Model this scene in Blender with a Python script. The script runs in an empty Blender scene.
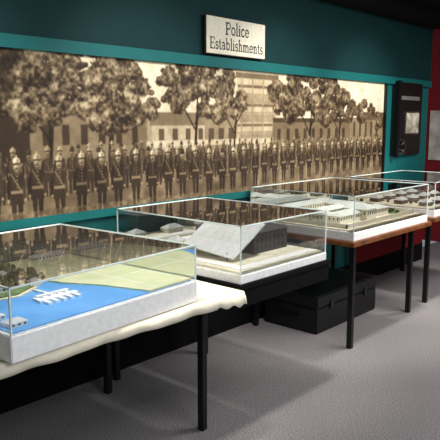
import bpy, bmesh, math, random
import numpy as np
from mathutils import Vector, Matrix
random.seed(4); rng=np.random.default_rng(7)
COL=bpy.context.scene.collection

# ---------------------------------------------------------------- materials
def lin(c):
    return tuple(((v/255)/12.92 if v/255<=0.04045 else ((v/255+0.055)/1.055)**2.4) for v in c)
MATS={}
def mat(name,rgb,rough=0.6,spec=0.3,metal=0.0,noise=None,nscale=40,bump=0.0,rgb2=None):
    if name in MATS: return MATS[name]
    m=bpy.data.materials.new(name); m.use_nodes=True
    nt=m.node_tree; b=nt.nodes['Principled BSDF']
    c=lin(rgb)+(1,)
    b.inputs['Base Color'].default_value=c
    b.inputs['Roughness'].default_value=rough
    b.inputs['Specular IOR Level'].default_value=spec
    b.inputs['Metallic'].default_value=metal
    tc=nt.nodes.new('ShaderNodeTexCoord'); n=nt.nodes.new('ShaderNodeTexNoise')
    n.inputs['Scale'].default_value=nscale; n.inputs['Detail'].default_value=5
    nt.links.new(tc.outputs['Object'],n.inputs['Vector'])
    r=nt.nodes.new('ShaderNodeValToRGB')
    k=noise if noise is not None else 0.06
    c2=lin(rgb2) if rgb2 else tuple(v*(1-k) for v in c[:3])
    c1=c[:3] if rgb2 else tuple(min(1,v*(1+k)) for v in c[:3])
    r.color_ramp.elements[0].position=.35; r.color_ramp.elements[1].position=.65
    r.color_ramp.elements[0].color=c2+(1,); r.color_ramp.elements[1].color=c1+(1,)
    nt.links.new(n.outputs['Fac'],r.inputs['Fac']); nt.links.new(r.outputs['Color'],b.inputs['Base Color'])
    if bump:
        bp=nt.nodes.new('ShaderNodeBump'); bp.inputs['Strength'].default_value=bump; bp.inputs['Distance'].default_value=.01
        nt.links.new(n.outputs['Fac'],bp.inputs['Height']); nt.links.new(bp.outputs['Normal'],b.inputs['Normal'])
    MATS[name]=m; return m
def glass_mat():
    m=bpy.data.materials.new('clear_acrylic'); m.use_nodes=True; nt=m.node_tree; nt.nodes.clear()
    o=nt.nodes.new('ShaderNodeOutputMaterial'); mx=nt.nodes.new('ShaderNodeMixShader')
    t=nt.nodes.new('ShaderNodeBsdfTransparent'); t.inputs['Color'].default_value=(.975,.985,.98,1)
    g=nt.nodes.new('ShaderNodeBsdfGlossy'); g.inputs['Roughness'].default_value=.02
    f=nt.nodes.new('ShaderNodeFresnel'); f.inputs['IOR'].default_value=1.5
    a=nt.nodes.new('ShaderNodeMath'); a.operation='MULTIPLY'; a.inputs[1].default_value=2.5; a.use_clamp=True
    nt.links.new(f.outputs[0],a.inputs[0]); nt.links.new(a.outputs[0],mx.inputs[0])
    nt.links.new(t.outputs[0],mx.inputs[1]); nt.links.new(g.outputs[0],mx.inputs[2]); nt.links.new(mx.outputs[0],o.inputs[0])
    return m
GLASS=glass_mat()
EDGE=mat('acrylic_edge',(222,234,230),.25,.6)
M_UP=mat('shaded_teal_paint',(8,48,50),.7,.2,nscale=3)  # shade over the upper wall is put into this darker teal
M_TEAL=mat('teal_paint',(12,96,96),.6,.25,nscale=4)
M_LOW=mat('lower_teal_paint',(12,74,74),.7,.2,nscale=4)
M_RED=mat('deep_red_paint',(116,22,26),.7,.2)
M_BLACK=mat('black_paint',(14,14,16),.45,.4)
M_BLACKM=mat('matt_black',(9,9,10),.85,.15)
M_WHITE=mat('white_laminate',(240,240,238),.5,.3)
M_CLOTH=mat('cream_cloth',(236,228,206),.9,.1,noise=.06,nscale=14,bump=.3)
M_WOOD=mat('brown_wood',(134,84,48),.5,.3,rgb2=(92,54,30),nscale=12)
M_CARPET=mat('grey_carpet',(154,149,149),.98,.05,rgb2=(100,96,97),nscale=130,bump=.7)
M_WATER=mat('model_water',(76,148,220),.35,.4,rgb2=(104,170,230),nscale=6)
M_FIELD=mat('model_field',(192,200,160),.9,.1,rgb2=(210,208,172),nscale=7)
M_GRASS=mat('model_grass',(80,108,70),.9,.1,rgb2=(130,146,100),nscale=18)
M_TREE=mat('model_tree_foliage',(36,62,38),.95,.05,rgb2=(70,96,56),nscale=60)
M_SAND=mat('model_sand',(226,220,198),.9,.1,rgb2=(210,202,176),nscale=16)
M_ROOFG=mat('model_grey_roof',(200,202,202),.5,.3)
M_ROOFD=mat('model_dark_roof',(74,72,72),.7,.2)
M_ROOFGR=mat('model_pale_roof',(206,210,204),.7,.2)
M_BRICK=mat('model_brick',(96,84,76),.8,.1)
M_GREYW=mat('model_grey_wall',(82,78,76),.8,.1)
M_STONE=mat('model_stone_wall',(230,226,210),.8,.1)
M_WIN=mat('model_dark_opening',(48,54,54),.4,.4)
M_CHROME=mat('chrome',(200,200,200),.2,.5,metal=1)

# ---------------------------------------------------------------- helpers
def link(o,parent=None):
    COL.objects.link(o)
    if parent: o.parent=parent
    return o
def empty(name,loc,label,cat,rot=0,group=None):
    e=bpy.data.objects.new(name,None); e.empty_display_size=.05
    e.location=loc; e.rotation_euler=(0,0,rot); e['label']=label; e['category']=cat
    if group: e['group']=group
    return link(e)
def bmobj(name,bm,m,parent=None,smooth=False,mats=None):
    me=bpy.data.meshes.new(name); bmesh.ops.recalc_face_normals(bm,faces=bm.faces); bm.to_mesh(me); bm.free()
    if mats:
        for q in mats: me.materials.append(q)
    else: me.materials.append(m)
    if smooth:
        for p in me.polygons: p.use_smooth=True
    return link(bpy.data.objects.new(name,me),parent)
def addbox(bm,a,b,mi=0,rz=0,piv=None):
    x0,y0,z0=a;x1,y1,z1=b
    vs=[bm.verts.new(v) for v in [(x0,y0,z0),(x1,y0,z0),(x1,y1,z0),(x0,y1,z0),(x0,y0,z1),(x1,y0,z1),(x1,y1,z1),(x0,y1,z1)]]
    for f in [(0,3,2,1),(4,5,6,7),(0,1,5,4),(1,2,6,5),(2,3,7,6),(3,0,4,7)]:
        fc=bm.faces.new([vs[i] for i in f]); fc.material_index=mi
    if rz: bmesh.ops.rotate(bm,verts=vs,cent=piv or ((x0+x1)/2,(y0+y1)/2,0),matrix=Matrix.Rotation(rz,3,'Z'))
    return vs
def box(name,a,b,m,parent=None,bevel=0.0):
    bm=bmesh.new(); addbox(bm,a,b)
    if bevel: bmesh.ops.bevel(bm,geom=bm.edges[:],offset=bevel,segments=2,affect='EDGES')
    return bmobj(name,bm,m,parent)
def struct(name,a,b,m):
    o=box(name,a,b,m); o['kind']='structure'; return o
def hip(bm,x0,y0,x1,y1,z0,h,mi=0):
    w=min(x1-x0,y1-y0)/2
    b=[bm.verts.new(v) for v in [(x0,y0,z0),(x1,y0,z0),(x1,y1,z0),(x0,y1,z0)]]
    if x1-x0>=y1-y0:
        r=[bm.verts.new((x0+w,(y0+y1)/2,z0+h)),bm.verts.new((x1-w*.999,(y0+y1)/2,z0+h))]
        fs=[(b[0],b[1],r[1],r[0]),(b[1],b[2],r[1]),(b[2],b[3],r[0],r[1]),(b[3],b[0],r[0])]
    else:
        r=[bm.verts.new(((x0+x1)/2,y0+w,z0+h)),bm.verts.new(((x0+x1)/2,y1-w*.999,z0+h))]
        fs=[(b[0],b[1],r[0]),(b[1],b[2],r[1],r[0]),(b[2],b[3],r[1]),(b[3],b[0],r[0],r[1])]
    fs.append((b[3],b[2],b[1],b[0]))
    for f in fs:
        bm.faces.new(f).material_index=mi
def trees(name,pts,m,parent):
    bm=bmesh.new()
    for (x,y,z,r) in pts:
        mt=Matrix.Translation((x,y,z+r*.8))@Matrix.Diagonal((1,1,random.uniform(.8,1.15),1))
        g=bmesh.ops.create_icosphere(bm,subdivisions=2,radius=r,matrix=mt)
        for v in g['verts']:
            v.co+=Vector((random.uniform(-1,1),random.uniform(-1,1),random.uniform(-1,1)))*r*.18
    o=bmobj(name,bm,m,parent); o['kind']='stuff'; return o
def hut(x,y,w,d,z,h,rh,wm,rm,parent,name='model_building'):
    bm=bmesh.new(); addbox(bm,(x,y,z),(x+w,y+d,z+h)); hip(bm,x-.003,y-.003,x+w+.003,y+d+.003,z+h,rh,1)
    n=max(1,int(w/.02))
    for k in range(n):
        xx=x+(k+.3)*w/n; addbox(bm,(xx,y-.001,z+h*.35),(xx+w/n*.4,y,z+h*.75),2)
    return bmobj(name,bm,None,parent,mats=[wm,rm,M_WIN])

# ---------------------------------------------------------------- room
WY=3.12
struct('floor',(-2,-2.5,-.1),(10,WY+.3,0),M_CARPET)
struct('wall_back',(-2,WY+.02,0),(7.0,WY+.25,3.0),M_LOW)
struct('wall_upper',(-2,WY-.02,2.055),(7.0,WY+.02,2.62),M_UP)
struct('trim_1',(-2,WY-.035,1.985),(7.0,WY+.02,2.055),M_TEAL)
struct('trim_2',(5.96,WY-.0,1.0),(7.0,WY+.02,1.985),M_TEAL)
struct('trim_3',(-2,WY-.01,1.02),(5.96,WY+.02,1.07),M_TEAL)
struct('trim_4',(5.945,WY-.03,1.07),(5.965,WY-.0,1.985),M_BLACK)
struct('baseboard_back',(-2,WY-.02,0),(7.0,WY+.02,.2),M_BLACKM)
struct('wall_panel',(5.45,WY-.015,.2),(7.0,WY+.02,.8),M_RED)
struct('ceiling',(-2,1.6,2.75),(10,WY+.3,2.85),M_BLACKM)
struct('trim_5',(-2,WY-.3,2.62),(7.0,WY+.02,2.75),M_BLACKM)
struct('wall_right',(8.2,-1,0),(8.4,5,3),M_RED)

# ---------------------------------------------------------------- mural
X0,X1,Z0,Z1=0.4,5.945,1.07,1.985; DX=.0035
nx=int((X1-X0)/DX)+1; nz=int((Z1-Z0)/DX)+1
xs=np.linspace(X0,X1,nx); zs=np.linspace(Z0,Z1,nz)
I=np.zeros((nx,nz),float)
XX,ZZ=np.meshgrid(xs,zs,indexing='ij')
def up(n0,n1):
    a=rng.random((n0+2,n1+2)); u=np.linspace(0,n0-.001,nx); v=np.linspace(0,n1-.001,nz)
    i=u.astype(int); j=v.astype(int); fu=(u-i)[:,None]; fv=(v-j)[None,:]
    fu=fu*fu*(3-2*fu); fv=fv*fv*(3-2*fv)
    return (a[np.ix_(i,j)]*(1-fu)*(1-fv)+a[np.ix_(i+1,j)]*fu*(1-fv)+a[np.ix_(i,j+1)]*(1-fu)*fv+a[np.ix_(i+1,j+1)]*fu*fv)
fine=up(700,120)*.2+up(200,34)*.35+up(60,10)*.45
def blur(A,n):
    for _ in range(n):
        for ax in (0,1): A=(np.roll(A,1,ax)+2*A+np.roll(A,-1,ax))/4
    return A
def win(x0,x1,z0,z1):
    return slice(max(0,int((x0-X0)/DX)),max(0,min(nx,int((x1-X0)/DX)+2))),slice(max(0,int((z0-Z0)/DX)),max(0,min(nz,int((z1-Z0)/DX)+2)))
def ell(cx,cz,rx,rz,v,a=1.0,soft=.25):
    s=win(cx-rx,cx+rx,cz-rz,cz+rz)
    if s[0].stop<=s[0].start or s[1].stop<=s[1].start: return
    d=((XX[s]-cx)/rx)**2+((ZZ[s]-cz)/rz)**2
    k=np.clip((1-d)/soft,0,1)*a; I[s]=I[s]*(1-k)+v*k
def rect(x0,x1,z0,z1,v,a=1.0):
    s=win(x0,x1,z0,z1); I[s]=I[s]*(1-a)+v*a
def line(xa,za,xb,zb,w,v,a=1.0):
    n=int(max(abs(xb-xa),abs(zb-za))/(w*.6))+2
    for t in np.linspace(0,1,n): ell(xa+(xb-xa)*t,za+(zb-za)*t,w,w,v,a,.6)
def poly2(pts,v,a=1.0):
    px=[p[0] for p in pts]; pz=[p[1] for p in pts]; s=win(min(px),max(px),min(pz),max(pz))
    if s[0].stop<=s[0].start or s[1].stop<=s[1].start: return
    X=XX[s];Z=ZZ[s]; ins=np.zeros(X.shape,bool); n=len(pts)
    for i in range(n):
        x1,z1=pts[i]; x2,z2=pts[(i+1)%n]
        if z1==z2: continue
        c=((z1>Z)!=(z2>Z))&(X<(x2-x1)*(Z-z1)/(z2-z1)+x1); ins^=c
    I[s]=np.where(ins,I[s]*(1-a)+v*a,I[s])
I[:]=.90
I[ZZ<1.62]=.64
I[ZZ<1.38]=.56
rect(.4,1.9,1.38,1.99,.16)
rect(1.9,2.75,1.38,1.66,.48); rect(1.9,2.75,1.64,1.68,.25)
for k in range(6): rect(1.98+k*.13,2.02+k*.13,1.47,1.58,.2)
rect(2.8,3.35,1.40,1.60,.72); rect(2.78,3.37,1.58,1.66,.48)
for k in range(4): rect(2.86+k*.125,2.9+k*.125,1.48,1.55,.32)
rect(3.3,3.8,1.40,1.72,.54)
for k in range(4): rect(3.34+k*.11,3.39+k*.11,1.45,1.55,.28)
rect(3.66,4.14,1.38,1.94,.74); rect(3.64,4.16,1.93,1.965,.42)
for z in (1.86,1.72,1.57): rect(3.66,4.14,z,z+.014,.42); rect(3.66,4.14,z-.055,z-.047,.6)
for k in range(4): rect(3.70+k*.13,3.708+k*.13,1.4,1.93,.58)
for z in (1.745,1.60,1.45): rect(3.68,4.12,z,z+.055,.52,.7)
rect(4.1,5.3,1.38,1.62,.44); rect(4.1,5.3,1.6,1.63,.25)
for k in range(9): rect(4.16+k*.125,4.2+k*.125,1.46,1.54,.22)
rect(5.3,5.95,1.38,1.64,.50); rect(5.42,5.95,1.62,1.69,.34)
for k in range(5): rect(5.36+k*.11,5.39+k*.11,1.46,1.6,.26)
rect(2.75,4.1,1.44,1.47,.84,.8)
def trunk(x,z0,z1,w,v=.09):
    line(x,z0,x+.02,z1,w,v); line(x,z1-.1,x-.12,z1+.06,w*.5,v); line(x,z1-.06,x+.13,z1+.1,w*.5,v)
    line(x+.02,z1,x+.03,z1+.2,w*.5,v)
for a in ((2.45,1.36,1.62,.02),(2.02,1.36,1.6,.018),(3.2,1.38,1.65,.014),(3.62,1.4,1.62,.011),(4.62,1.38,1.6,.016),(1.4,1.3,1.6,.03),(5.1,1.38,1.6,.012)): trunk(*a)
leaf=up(700,116); leaf2=up(300,50); leaf3=up(90,15)
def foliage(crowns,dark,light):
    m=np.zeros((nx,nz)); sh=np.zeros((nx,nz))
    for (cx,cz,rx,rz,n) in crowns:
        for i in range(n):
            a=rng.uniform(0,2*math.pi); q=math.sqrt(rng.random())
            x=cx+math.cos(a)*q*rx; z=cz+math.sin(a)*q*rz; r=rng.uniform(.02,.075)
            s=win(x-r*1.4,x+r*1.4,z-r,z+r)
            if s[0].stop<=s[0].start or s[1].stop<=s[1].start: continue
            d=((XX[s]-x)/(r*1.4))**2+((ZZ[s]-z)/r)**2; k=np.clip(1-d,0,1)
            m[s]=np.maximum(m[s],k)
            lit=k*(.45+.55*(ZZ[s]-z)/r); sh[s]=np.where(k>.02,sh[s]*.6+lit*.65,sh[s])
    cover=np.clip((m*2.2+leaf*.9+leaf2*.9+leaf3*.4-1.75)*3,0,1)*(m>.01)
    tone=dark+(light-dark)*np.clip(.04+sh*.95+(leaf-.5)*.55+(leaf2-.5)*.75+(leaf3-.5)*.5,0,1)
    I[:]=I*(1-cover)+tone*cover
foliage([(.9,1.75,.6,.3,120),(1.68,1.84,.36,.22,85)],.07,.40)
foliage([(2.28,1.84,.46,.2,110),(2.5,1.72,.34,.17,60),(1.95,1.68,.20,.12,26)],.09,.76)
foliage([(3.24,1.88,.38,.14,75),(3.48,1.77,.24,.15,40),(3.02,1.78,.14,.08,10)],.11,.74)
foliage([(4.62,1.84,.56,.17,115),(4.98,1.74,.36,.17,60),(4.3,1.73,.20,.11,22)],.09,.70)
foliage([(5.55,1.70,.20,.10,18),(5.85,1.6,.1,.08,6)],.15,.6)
I=blur(I,1)
def soldier(x,top,s,dark,facev=.62,hel=.7,bright=.5):
    zf=top-s*6.6; w=s; ln=rng.uniform(-.12,.12)*s
    for sg,k in ((-1,1.0),(1,.75)):
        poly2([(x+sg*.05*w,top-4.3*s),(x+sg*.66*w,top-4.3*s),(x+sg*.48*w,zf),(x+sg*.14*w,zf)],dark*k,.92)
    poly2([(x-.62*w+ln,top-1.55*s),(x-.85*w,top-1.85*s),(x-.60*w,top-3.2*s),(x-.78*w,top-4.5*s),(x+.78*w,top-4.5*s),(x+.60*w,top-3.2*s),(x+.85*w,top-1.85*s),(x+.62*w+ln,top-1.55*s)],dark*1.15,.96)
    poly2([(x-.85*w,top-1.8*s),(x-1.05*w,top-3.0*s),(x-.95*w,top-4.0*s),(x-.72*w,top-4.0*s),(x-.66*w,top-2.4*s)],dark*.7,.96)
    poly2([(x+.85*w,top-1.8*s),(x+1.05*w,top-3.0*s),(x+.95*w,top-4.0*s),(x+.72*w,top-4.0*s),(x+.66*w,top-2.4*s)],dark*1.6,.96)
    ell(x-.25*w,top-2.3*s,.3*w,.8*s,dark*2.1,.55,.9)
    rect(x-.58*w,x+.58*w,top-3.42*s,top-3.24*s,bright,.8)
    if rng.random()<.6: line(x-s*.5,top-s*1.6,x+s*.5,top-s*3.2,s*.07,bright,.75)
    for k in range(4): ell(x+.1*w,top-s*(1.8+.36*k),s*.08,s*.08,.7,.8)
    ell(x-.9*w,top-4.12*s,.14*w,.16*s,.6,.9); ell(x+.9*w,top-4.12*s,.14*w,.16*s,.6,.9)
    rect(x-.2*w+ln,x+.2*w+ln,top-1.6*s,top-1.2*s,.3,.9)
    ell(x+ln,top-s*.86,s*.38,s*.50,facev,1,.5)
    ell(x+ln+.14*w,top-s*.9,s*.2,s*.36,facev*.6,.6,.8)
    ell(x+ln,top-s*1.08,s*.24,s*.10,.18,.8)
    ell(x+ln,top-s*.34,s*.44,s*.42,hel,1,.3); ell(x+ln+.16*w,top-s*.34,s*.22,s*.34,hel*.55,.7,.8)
    ell(x+ln,top-s*.60,s*.54,s*.09,.12,.95); line(x+ln,top-.05*s,x+ln,top+s*.22,s*.07,hel)
    if rng.random()<.4: line(x+s*1.1,top-s*4.4,x+s*.95,top-s*.7,s*.05,.5)
rect(.4,5.95,1.07,1.36,.40)
I[win(.4,5.95,1.07,1.36)]+= (leaf3[win(.4,5.95,1.07,1.36)]-.5)*.25
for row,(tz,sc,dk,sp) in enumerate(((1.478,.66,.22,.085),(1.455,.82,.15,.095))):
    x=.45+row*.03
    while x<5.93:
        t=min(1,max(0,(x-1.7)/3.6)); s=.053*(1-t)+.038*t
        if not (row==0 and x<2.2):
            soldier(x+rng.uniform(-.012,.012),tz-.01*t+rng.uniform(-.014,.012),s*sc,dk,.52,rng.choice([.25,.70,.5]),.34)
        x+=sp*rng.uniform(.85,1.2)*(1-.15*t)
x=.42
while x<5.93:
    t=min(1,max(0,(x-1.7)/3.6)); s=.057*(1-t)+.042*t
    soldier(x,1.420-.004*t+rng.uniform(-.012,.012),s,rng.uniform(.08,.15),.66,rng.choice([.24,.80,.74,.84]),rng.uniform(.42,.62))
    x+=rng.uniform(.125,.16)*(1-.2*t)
g=win(.4,5.95,Z0,1.105); I[g]=I[g]*.45+.55*(.24+.4*leaf2[g])
I=np.clip(I*(.80+.36*fine),0,1)
I=blur(I,1)
Kx=np.array([0,.2,.45,.7,1.0])
Rr=np.interp(I,Kx,[18,66,126,192,246]); Gg=np.interp(I,Kx,[13,52,108,174,236]); Bb=np.interp(I,Kx,[10,38,82,142,210])
def l(a):
    a=a/255; return np.where(a<=.04045,a/12.92,((a+.055)/1.055)**2.4)
colr=np.stack([l(Rr),l(Gg),l(Bb),np.ones_like(I)],-1).reshape(-1,4).astype(np.float32)
V=np.stack([XX,np.full_like(XX,WY-.004),ZZ],-1).reshape(-1,3).astype(np.float32)
ii,jj=np.meshgrid(np.arange(nx-1),np.arange(nz-1),indexing='ij')
a=(ii*nz+jj).ravel(); F=np.stack([a,a+nz,a+nz+1,a+1],-1).astype(np.int32)
me=bpy.data.meshes.new('photo_mural'); me.vertices.add(len(V)); me.vertices.foreach_set('co',V.ravel())
me.loops.add(F.size); me.loops.foreach_set('vertex_index',F.ravel()); me.polygons.add(len(F))
me.polygons.foreach_set('loop_start',np.arange(0,F.size,4,dtype=np.int32))
me.update(calc_edges=True)
ca=me.color_attributes.new('print','FLOAT_COLOR','POINT'); ca.data.foreach_set('color',colr.ravel())
mm=bpy.data.materials.new('sepia_print'); mm.use_nodes=True; nt=mm.node_tree; b=nt.nodes['Principled BSDF']
at=nt.nodes.new('ShaderNodeAttribute'); at.attribute_name='print'; nt.links.new(at.outputs['Color'],b.inputs['Base Color'])
b.inputs['Roughness'].default_value=.55; b.inputs['Specular IOR Level'].default_value=.2
me.materials.append(mm)
mural=link(bpy.data.objects.new('photo_mural',me))
mural['label']='long sepia photo mural of helmeted police before trees'; mural['category']='mural'

# ---------------------------------------------------------------- sign
sg=empty('hanging_sign',(3.585,WY-.05,2.075),'small cream sign reading Police Establishments on the teal bulkhead','sign')
box('sign_board',(-.325,-.012,0),(.325,.012,.25),mat('sign_cream',(236,230,208),.6,.2),sg,.003)
box('sign_edge',(-.33,-.008,-.005),(.33,.012,.255),mat('sign_dark_edge',(60,48,36),.6,.2),sg,.002)
M_INK=mat('sign_ink',(50,48,46),.6,.2)
def arc(cx,cy,rx,ry,a0,a1,n=14):
    return [(cx+rx*math.cos(math.radians(a0+(a1-a0)*i/n)),cy+ry*math.sin(math.radians(a0+(a1-a0)*i/n))) for i in range(n+1)]
T=.13; t_=.06; S=.055
def serif(x,y,w=.17): return ([(x-w,y),(x+w,y)],S)
G={
'P':(.64,[([(.16,0),(.16,.72)],T),([(.16,.70)]+arc(.34,.52,.22,.18,90,-90)+[(.16,.34)],.085),serif(.16,.02),serif(.1,.70,.08)]),
'E':(.66,[([(.16,0),(.16,.72)],T),([(.06,.70),(.56,.70),(.56,.56)],.065),([(.16,.37),(.44,.37)],t_),([(.06,.02),(.58,.02),(.58,.18)],.065),([(.44,.28),(.44,.46)],.05)]),
'o':(.54,[(arc(.26,.24,.19,.22,0,360,24),.095)]),
'l':(.30,[([(.14,0),(.14,.76)],T*.9),serif(.14,.02,.12),([(.03,.73),(.14,.75)],S)]),
'i':(.30,[([(.14,0),(.14,.46)],T*.9),serif(.14,.02,.12),([(.03,.44),(.14,.45)],S),([(.10,.62),(.18,.62)],.09)]),
'c':(.48,[(arc(.26,.24,.19,.22,45,320,18),.095)]),
'e':(.52,[(arc(.26,.24,.19,.22,0,320,20),.09),([(.07,.25),(.45,.25)],.05)]),
's':(.42,[(arc(.21,.34,.13,.12,30,250,10)+arc(.20,.13,.14,.12,90,-150,12),.085)]),
't':(.36,[([(.15,.62),(.15,.14)]+arc(.25,.12,.10,.11,180,300,6),.095),([(.03,.45),(.30,.45)],S)]),
'a':(.50,[(arc(.20,.14,.13,.13,0,360,16),.07),(arc(.22,.32,.13,.13,150,0,8)+[(.36,.06),(.44,.02)],.095)]),
'b':(.55,[([(.13,.02),(.13,.76)],T*.85),(arc(.28,.23,.17,.21,0,360,20),.085),([(.02,.73),(.13,.75)],S)]),
'h':(.58,[([(.14,0),(.14,.76)],T*.85),([(.14,.30)]+arc(.28,.31,.13,.14,150,0,8)+[(.41,.02)],.09),serif(.14,.02,.11),serif(.42,.02,.11),([(.03,.73),(.14,.75)],S)]),
'm':(.86,[([(.14,0),(.14,.46)],T*.85),([(.14,.30)]+arc(.28,.31,.13,.14,150,0,8)+[(.41,.02)],.09),([(.41,.30)]+arc(.56,.31,.13,.14,150,0,8)+[(.69,.02)],.09),serif(.14,.02,.11),serif(.42,.02,.10),serif(.70,.02,.11),([(.03,.44),(.14,.45)],S)]),
'n':(.58,[([(.14,0),(.14,.46)],T*.85),([(.14,.30)]+arc(.28,.31,.13,.14,150,0,8)+[(.41,.02)],.09),serif(.14,.02,.11),serif(.42,.02,.11),([(.03,.44),(.14,.45)],S)]),
}
def lettering(txt,z,height,width):
    adv=sum(G[c][0] for c in txt); kx=width/adv; kz=height/.76
    bm=bmesh.new(); x=-width/2; yy=-.0135; cnt=0
    for c in txt:
        for pts,w in G[c][1]:
            cnt+=1; yo=yy-.00002*cnt
            P=[Vector((p[0],p[1])) for p in pts]
            for i in range(len(P)-1):
                d=P[i+1]-P[i]
                if d.length<1e-5: continue
                d.normalize(); n=Vector((-d.y,d.x))*w/2; e=d*w*.18
                q=[P[i]-e+n,P[i]-e-n,P[i+1]+e-n,P[i+1]+e+n]
                bm.faces.new([bm.verts.new((x+v.x*kx,yo-.000003*i,z+v.y*kz)) for v in q])
        x+=G[c][0]*kx
    bmobj('lettering',bm,M_INK,sg)
lettering('Police',.138,.088,.265); lettering('Establishments',.032,.082,.595)

# ---------------------------------------------------------------- tables
def table(name,x0,x1,y0,y1,top,label,topmat,legs,rot=0,th=.03,apron=.0,apmat=None):
    e=empty(name,(x0,y0,0),label,'table',rot)
    box('tabletop',(0,0,top-th),(x1-x0,y1-y0,top),topmat,e,.004)
    if apron: box('apron',(.01,.01,top-th-apron),(x1-x0-.01,y1-y0-.01,top-th),apmat or M_BLACKM,e)
    for (lx,ly) in legs:
        box('leg',(lx-x0-.019,ly-y0-.019,0),(lx-x0+.019,ly-y0+.019,top-th-apron),M_BLACK,e,.003)
    return e
TOP=.79
table('display_table',.75,2.27,1.93,2.98,TOP-.01,'long table covered by a cream cloth on slim black legs',M_BLACK,[(2.25,2.15),(2.20,2.88),(.85,2.05),(.85,2.9)],th=.03)
table('display_table',2.335,3.18,1.97,3.03,TOP,'black table with a deep apron carrying a glass display case',M_BLACKM,[(2.36,3.0),(3.06,2.9)],th=.03,apron=.09)
table('display_table',3.72,4.97,2.13,3.09,TOP,'brown wooden topped table on slim black legs',M_WOOD,[(3.83,2.2),(4.92,2.28),(3.78,3.02),(4.92,3.02)],th=.035)
table('display_table',5.15,6.35,2.18,3.08,TOP,'table with wooden top and black legs beside the far wall',M_WOOD,[(5.3,2.3),(6.3,2.25),(5.25,3.02),(6.3,3.0)],th=.035)

def cloth():
    bm=bmesh.new(); x0,x1,y0,y1=.70,2.285,1.905,2.99
    N=160; zt=TOP+.002
    per=[(x0+(x1-x0)*i/N,y0,0,-1) for i in range(N+1)]+[(x1,y0+(y1-y0)*i/80,1,0) for i in range(81)]
    inner=[];edge=[];low=[];mid=[]
    L=len(per)
    for k,(x,y,nx_,ny_) in enumerate(per):
        t=k/L*3; w=.003*math.sin(t*11)+.002*math.sin(t*31+.6)
        cr=math.exp(-((k-N)/14.0)**2)
        dr=.046+.003*math.sin(t*5)+.002*math.sin(t*19+1)+cr*.02+(.007*math.sin(t*60) if N*.88<k<N*1.1 else 0)
        inner.append(bm.verts.new((min(x,x1-.03) ,max(y,y0+.03),zt)))
        edge.append(bm.verts.new((x+nx_*.004,y+ny_*.004,zt-.005)))
        o=.008+w
        if nx_==1: o=min(o,.012)
        mid.append(bm.verts.new((x+nx_*o,y+ny_*(o+cr*.01),zt-dr*.5)))
        o2=.010+w*1.6
        if nx_==1: o2=min(o2,.014)
        low.append(bm.verts.new((x+nx_*o2,y+ny_*(o2+cr*.015),zt-dr)))
    for r0,r1 in ((inner,edge),(edge,mid),(mid,low)):
        for i in range(L-1):
            bm.faces.new((r0[i],r0[i+1],r1[i+1],r1[i]))
    a=bm.verts.new((x0,y0+.03,zt));b_=bm.verts.new((x1-.03,y0+.03,zt));c=bm.verts.new((x1-.03,y1,zt));d=bm.verts.new((x0,y1,zt))
    bm.faces.new((a,b_,c,d))
    bmesh.ops.remove_doubles(bm,verts=bm.verts,dist=.0001)
    o=bmobj('tablecloth',bm,M_CLOTH,None,True); o['label']='cream cloth with rumpled hanging edge over a display table'; o['category']='tablecloth'
    md=o.modifiers.new('thick','SOLIDIFY'); md.thickness=.002; md.offset=0
cloth()

# ---------------------------------------------------------------- cases
def case(loc,w,d,tray,top,label,rot=0,tmat=None,g='glass display cases'):
    e=empty('display_case',loc,label,'display case',rot,g)
    h=top-loc[2]
    box('base_tray',(0,0,0),(w,d,tray),tmat or M_WHITE,e,.003)
    bm=bmesh.new(); i=.006; z0=tray+.0005
    c=[(i,i),(w-i,i),(w-i,d-i),(i,d-i)]
    lo=[bm.verts.new((x,y,z0)) for x,y in c]; hi=[bm.verts.new((x,y,h)) for x,y in c]
    for k in range(4): bm.faces.new((lo[k],lo[(k+1)%4],hi[(k+1)%4],hi[k]))
    bm.faces.new(hi)
    cov=bmobj('glass_cover',bm,GLASS,e)
    bm=bmesh.new(); r=.003
    for k in range(4):
        x,y=c[k]; addbox(bm,(x-r,y-r,z0),(x+r,y+r,h+r))
        x2,y2=c[(k+1)%4]
        addbox(bm,(min(x,x2)-r,min(y,y2)-r,h-r),(max(x,x2)+r,max(y,y2)+r,h+r))
    bmobj('glass_edge',bm,EDGE,cov)
    return e
R1=math.radians(4)
C1=(1.03,1.865,TOP+.006); case(C1,.965,.97,.095,1.055,'glass display case over a harbour model with white tray',R1)
C2=(2.36,1.985,TOP); case(C2,.79,.98,.045,1.085,'glass display case over a model with a raised roof',0)
C3=(3.76,2.155,TOP); case(C3,1.18,.92,.06,1.10,'wide glass display case over a walled building model',0)
C4=(5.2,2.21,TOP); case(C4,1.1,.85,.06,1.09,'glass display case over a low pale model by the far wall',0)

def poly(name,pts,z0,z1,m,parent):
    bm=bmesh.new(); lo=[bm.verts.new((x,y,z0)) for x,y in pts]; hi=[bm.verts.new((x,y,z1)) for x,y in pts]
    bm.faces.new(hi); bm.faces.new(lo[::-1])
    for k in range(len(pts)): bm.faces.new((lo[k],lo[(k+1)%len(pts)],hi[(k+1)%len(pts)],hi[k]))
    return bmobj(name,bm,m,parent)
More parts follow.
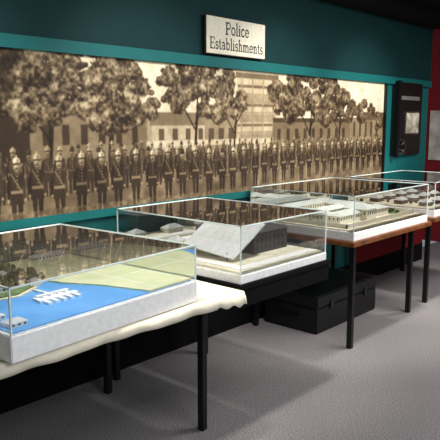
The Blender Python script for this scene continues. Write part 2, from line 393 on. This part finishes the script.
# model 1 : harbour
m1=empty('scale_model',(C1[0],C1[1],C1[2]+.096),'harbour scale model with blue water, green land and white jetty','model',R1)
box('water',(.02,.02,0),(.945,.95,.004),M_WATER,m1)
poly('field',[(.68,.02),(.945,.02),(.945,.95),(.62,.95),(.50,.60),(.54,.42),(.62,.25)],.004,.012,M_FIELD,m1)
poly('land',[(.02,.38),(.12,.34),(.2,.42),(.3,.40),(.42,.46),(.48,.55),(.53,.62),(.62,.95),(.02,.95)],.004,.014,M_GRASS,m1)
poly('shoreline',[(.02,.36),(.12,.32),(.2,.40),(.3,.38),(.42,.44),(.53,.53),(.50,.6),(.02,.5)],.003,.009,M_SAND,m1)
bm=bmesh.new()
addbox(bm,(.29,.235,.004),(.48,.262,.016))
for k in range(5): addbox(bm,(.30+k*.036,.195,.004),(.318+k*.036,.30,.014))
addbox(bm,(.385,.255,.004),(.398,.42,.012)); addbox(bm,(.31,.285,.004),(.47,.302,.02))
bmobj('jetty',bm,M_WHITE,m1)
for k in range(22):
    x=random.uniform(.04,.46); y=random.uniform(.42,.9); s=random.uniform(.016,.036)
    hut(x,y,s*1.6,s,.013,.02,.012,M_WHITE,M_ROOFD if k%3==0 else M_ROOFG,m1)
hut(.04,.06,.07,.06,.004,.016,.008,M_WHITE,M_ROOFG,m1); hut(.05,.18,.05,.03,.004,.014,.008,M_WHITE,M_ROOFG,m1)
pts=[(random.uniform(.04,.54),random.uniform(.44,.92),.012,random.uniform(.010,.022)) for _ in range(190)]
trees('model_trees',[p for p in pts if p[1]>.42+p[0]*.2],M_TREE,m1)
bm=bmesh.new()
addbox(bm,(.74,.04,.012),(.744,.9,.013)); addbox(bm,(.66,.30,.012),(.93,.303,.013)); addbox(bm,(.64,.6,.012),(.93,.603,.013))
bmobj('field_path',bm,M_WHITE,m1)
hut(.72,.86,.2,.06,.012,.018,.012,M_WHITE,M_ROOFG,m1)

# model 2
m2=empty('scale_model',(C2[0],C2[1],C2[2]+.046),'scale model of dark building with lifted grey roof','model')
box('ground',(.02,.02,0),(.77,.96,.012),M_SAND,m2)
bm=bmesh.new()
addbox(bm,(.05,.04,.012),(.75,.10,.016)); addbox(bm,(.05,.86,.012),(.75,.93,.016)); addbox(bm,(.06,.1,.012),(.12,.86,.016))
bmobj('pavement',bm,M_WHITE,m2)
bm=bmesh.new()
addbox(bm,(.40,.24,.012),(.72,.70,.135)) 
for k in range(7): addbox(bm,(.43+k*.04,.236,.03),(.45+k*.04,.24,.055),1); addbox(bm,(.43+k*.04,.236,.075),(.45+k*.04,.24,.10),1)
for k in range(9): addbox(bm,(.396,.27+k*.046,.03),(.40,.295+k*.046,.055),1)
hip(bm,.39,.23,.73,.71,.135,.055,2)
bmobj('main_building',bm,None,m2,mats=[M_GREYW,M_WIN,M_ROOFD])
bm=bmesh.new()
addbox(bm,(-.16,-.18,-.004),(.16,.18,.004))
for k in range(7): addbox(bm,(-.16,-.165+k*.055,.004),(.16,-.163+k*.055,.006))
o=bmobj('lifted_roof',bm,M_ROOFG,m2); o.location=(.28,.36,.132); o.rotation_euler=(math.radians(8),math.radians(-30),0); o['label']='tilted pale grey roof panel'
for (x,y) in ((.17,.24),(.17,.48)): box('roof_support',(x-.004,y-.004,.012),(x+.004,y+.004,.056),M_ROOFD,m2)
for (a0,b0,w,d) in ((.1,.70,.12,.12),(.26,.74,.1,.09),(.06,.54,.06,.1),(.55,.76,.14,.08)):
    hut(a0,b0,w,d,.012,.033,.025,M_STONE,M_ROOFG,m2,'outbuilding')

# model 3
m3=empty('scale_model',(C3[0],C3[1],C3[2]+.061),'scale model of a walled pale stone building with courtyard','model')
box('ground',(.02,.02,0),(1.16,.90,.01),M_SAND,m3)
bm=bmesh.new()
def wing(x0,y0,x1,y1,h,rf=1,hh=.028):
    addbox(bm,(x0,y0,.01),(x1,y1,.01+h)); hip(bm,x0-.008,y0-.008,x1+.008,y1+.008,.01+h,hh,rf)
    n=int((x1-x0)/.035)
    for k in range(n):
        addbox(bm,(x0+.014+k*.035,y0-.002,.01+h*.5),(x0+.024+k*.035,y0,.01+h*.8),2)
    n=int((y1-y0)/.035)
    for k in range(n):
        addbox(bm,(x0-.002,y0+.014+k*.035,.01+h*.5),(x0,y0+.024+k*.035,.01+h*.8),2)
wing(.18,.22,.92,.36,.06); wing(.18,.36,.32,.80,.06); wing(.78,.36,.92,.80,.06); wing(.18,.72,.92,.86,.07)
wing(.48,.17,.62,.38,.085,1,.04); wing(.34,.50,.76,.60,.05)
bmobj('main_building',bm,None,m3,mats=[M_STONE,M_ROOFGR,M_WIN])
bm=bmesh.new()
for a_,b_ in (((.06,.09,.01),(1.1,.10,.04)),((.06,.09,.01),(.07,.88,.04)),((1.09,.09,.01),(1.10,.88,.04)),((.06,.875,.01),(1.1,.885,.04))): addbox(bm,a_,b_)
bmobj('perimeter_wall',bm,M_STONE,m3)
poly('courtyard',[(.34,.38),(.76,.38),(.76,.48),(.34,.48)],.010,.014,M_GRASS,m3)
poly('lawn',[(.94,.12),(1.08,.12),(1.08,.86),(.94,.86)],.010,.014,M_GRASS,m3)
trees('model_trees',[(random.uniform(.95,1.07),random.uniform(.15,.84),.01,random.uniform(.014,.024)) for _ in range(26)]+[(random.uniform(.09,.15),random.uniform(.3,.82),.01,random.uniform(.010,.016)) for _ in range(8)],M_TREE,m3)

# model 4
m4=empty('scale_model',(C4[0],C4[1],C4[2]+.061),'low pale scale model with small huts and trees','model')
box('ground',(.02,.02,0),(1.08,.83,.01),M_SAND,m4)
for k in range(4):
    for j in range(3): hut(.12+k*.24,.12+j*.24,.13,.08,.01,.035,.03,M_BRICK,M_ROOFG,m4)
trees('model_trees',[(random.uniform(.06,1.02),random.uniform(.06,.78),.01,random.uniform(.01,.018)) for _ in range(25)],M_TREE,m4)

# ---------------------------------------------------------------- trunk on floor
tk=empty('storage_trunk',(3.9,2.53,0),'black storage trunk with latches standing on the carpet','trunk')
box('trunk_body',(0,0,0),(.92,.50,.20),M_BLACK,tk,.008)
box('trunk_lid',(-.006,-.006,.204),(.926,.506,.30),M_BLACK,tk,.010)
for xx in (.2,.72):
    o=box('latch',(xx-.02,-.014,.17),(xx+.02,-.004,.235),mat('dull_steel',(60,60,62),.5,.4,metal=.6),tk,.002)
bm=bmesh.new(); addbox(bm,(-.022,.17,.12),(-.012,.33,.135)); addbox(bm,(-.022,.17,.12),(0,.182,.135)); addbox(bm,(-.022,.318,.12),(0,.33,.135))
bmobj('handle',bm,M_BLACKM,tk)

# ---------------------------------------------------------------- wall mounted panel
pn=empty('wall_exhibit',(6.12,WY,1.25),'black wall mounted exhibit panel with small framed picture and handset','exhibit panel')
box('backboard',(0,-.05,0),(.62,-.0,.76),M_BLACK,pn,.004)
box('side_rail',(-.01,-.09,-.01),(.04,-.05,.77),M_BLACKM,pn,.003)
box('picture_frame',(.22,-.062,.22),(.54,-.05,.46),M_CHROME,pn,.003)
box('picture',(.235,-.066,.235),(.525,-.062,.445),mat('pale_print',(236,228,208),.6,.2,rgb2=(130,120,104),nscale=9),pn)
box('label_plate',(.12,-.056,.58),(.54,-.05,.62),mat('plate_grey',(120,120,118),.5,.4),pn)
bm=bmesh.new(); bmesh.ops.create_cone(bm,cap_ends=True,segments=24,radius1=.035,radius2=.03,depth=.04,matrix=Matrix.Translation((.13,-.075,.14))@Matrix.Rotation(math.pi/2,4,'X'))
bmesh.ops.create_cone(bm,cap_ends=True,segments=24,radius1=.035,radius2=.03,depth=.04,matrix=Matrix.Translation((.13,-.075,.04))@Matrix.Rotation(math.pi/2,4,'X'))
addbox(bm,(.115,-.11,.04),(.145,-.09,.14)); bmobj('handset',bm,M_CHROME,pn)

po=box('wall_poster',(8.17,2.3,1.1),(8.198,3.6,1.75),mat('poster_pale',(206,198,184),.6,.2,rgb2=(160,150,140),nscale=5)); po['label']='large pale printed poster on a red wall'; po['category']='poster'

# ---------------------------------------------------------------- camera
f,hy,vx=630,122,794
th=math.atan((220-hy)/f)
yaw=math.radians(42.0)
cam=bpy.data.cameras.new('camera'); co=bpy.data.objects.new('camera',cam); COL.objects.link(co)
co.location=(0,0,1.6); co.rotation_euler=(math.pi/2-th,0,yaw-math.pi/2)
cam.sensor_width=36; cam.lens=36*f/440; cam.clip_start=.05
bpy.context.scene.camera=co

# ---------------------------------------------------------------- lights
def area(loc,tgt,size,power,colr,sy=None,spread=None):
    L=bpy.data.lights.new('lamp','AREA'); L.energy=power; L.color=colr; L.size=size
    if sy: L.shape='RECTANGLE'; L.size_y=sy
    if spread: L.spread=math.radians(spread)
    o=bpy.data.objects.new('area_lamp',L); COL.objects.link(o); o.location=loc
    o.rotation_euler=(Vector(tgt)-Vector(loc)).to_track_quat('-Z','Y').to_euler()
    return o
def spot(loc,tgt,power,ang,colr,blend=.6,r=.05):
    L=bpy.data.lights.new('lamp','SPOT'); L.energy=power; L.spot_size=math.radians(ang); L.spot_blend=blend; L.color=colr; L.shadow_soft_size=r
    o=bpy.data.objects.new('ceiling_spot',L); COL.objects.link(o); o.location=loc
    o.rotation_euler=(Vector(tgt)-Vector(loc)).to_track_quat('-Z','Y').to_euler()
W=(1,.95,.88)
for x in (1.2,2.6,4.0,5.4): spot((x,1.5,2.7),(x+.1,3.1,1.5),108,58,W,.8)
for x,p in ((1.6,205),(2.8,170),(4.4,200),(5.8,200)): spot((x,1.9,2.72),(x,2.45,.8),p,58,(1,.97,.93),.7,.09)
area((4.9,.5,2.9),(4.9,1.5,0),2.4,108,(1,.97,.95),1.2)
area((1.5,-1.2,2.6),(2.2,2.5,.8),1.6,50,(.93,.96,1),1.0)  # added front fill, brightens the tray faces; no fixture there
w=bpy.data.worlds.new('World'); bpy.context.scene.world=w; w.use_nodes=True
w.node_tree.nodes['Background'].inputs[0].default_value=(.82,.87,.92,1); w.node_tree.nodes['Background'].inputs[1].default_value=.26
bpy.context.scene.view_settings.view_transform='Standard'
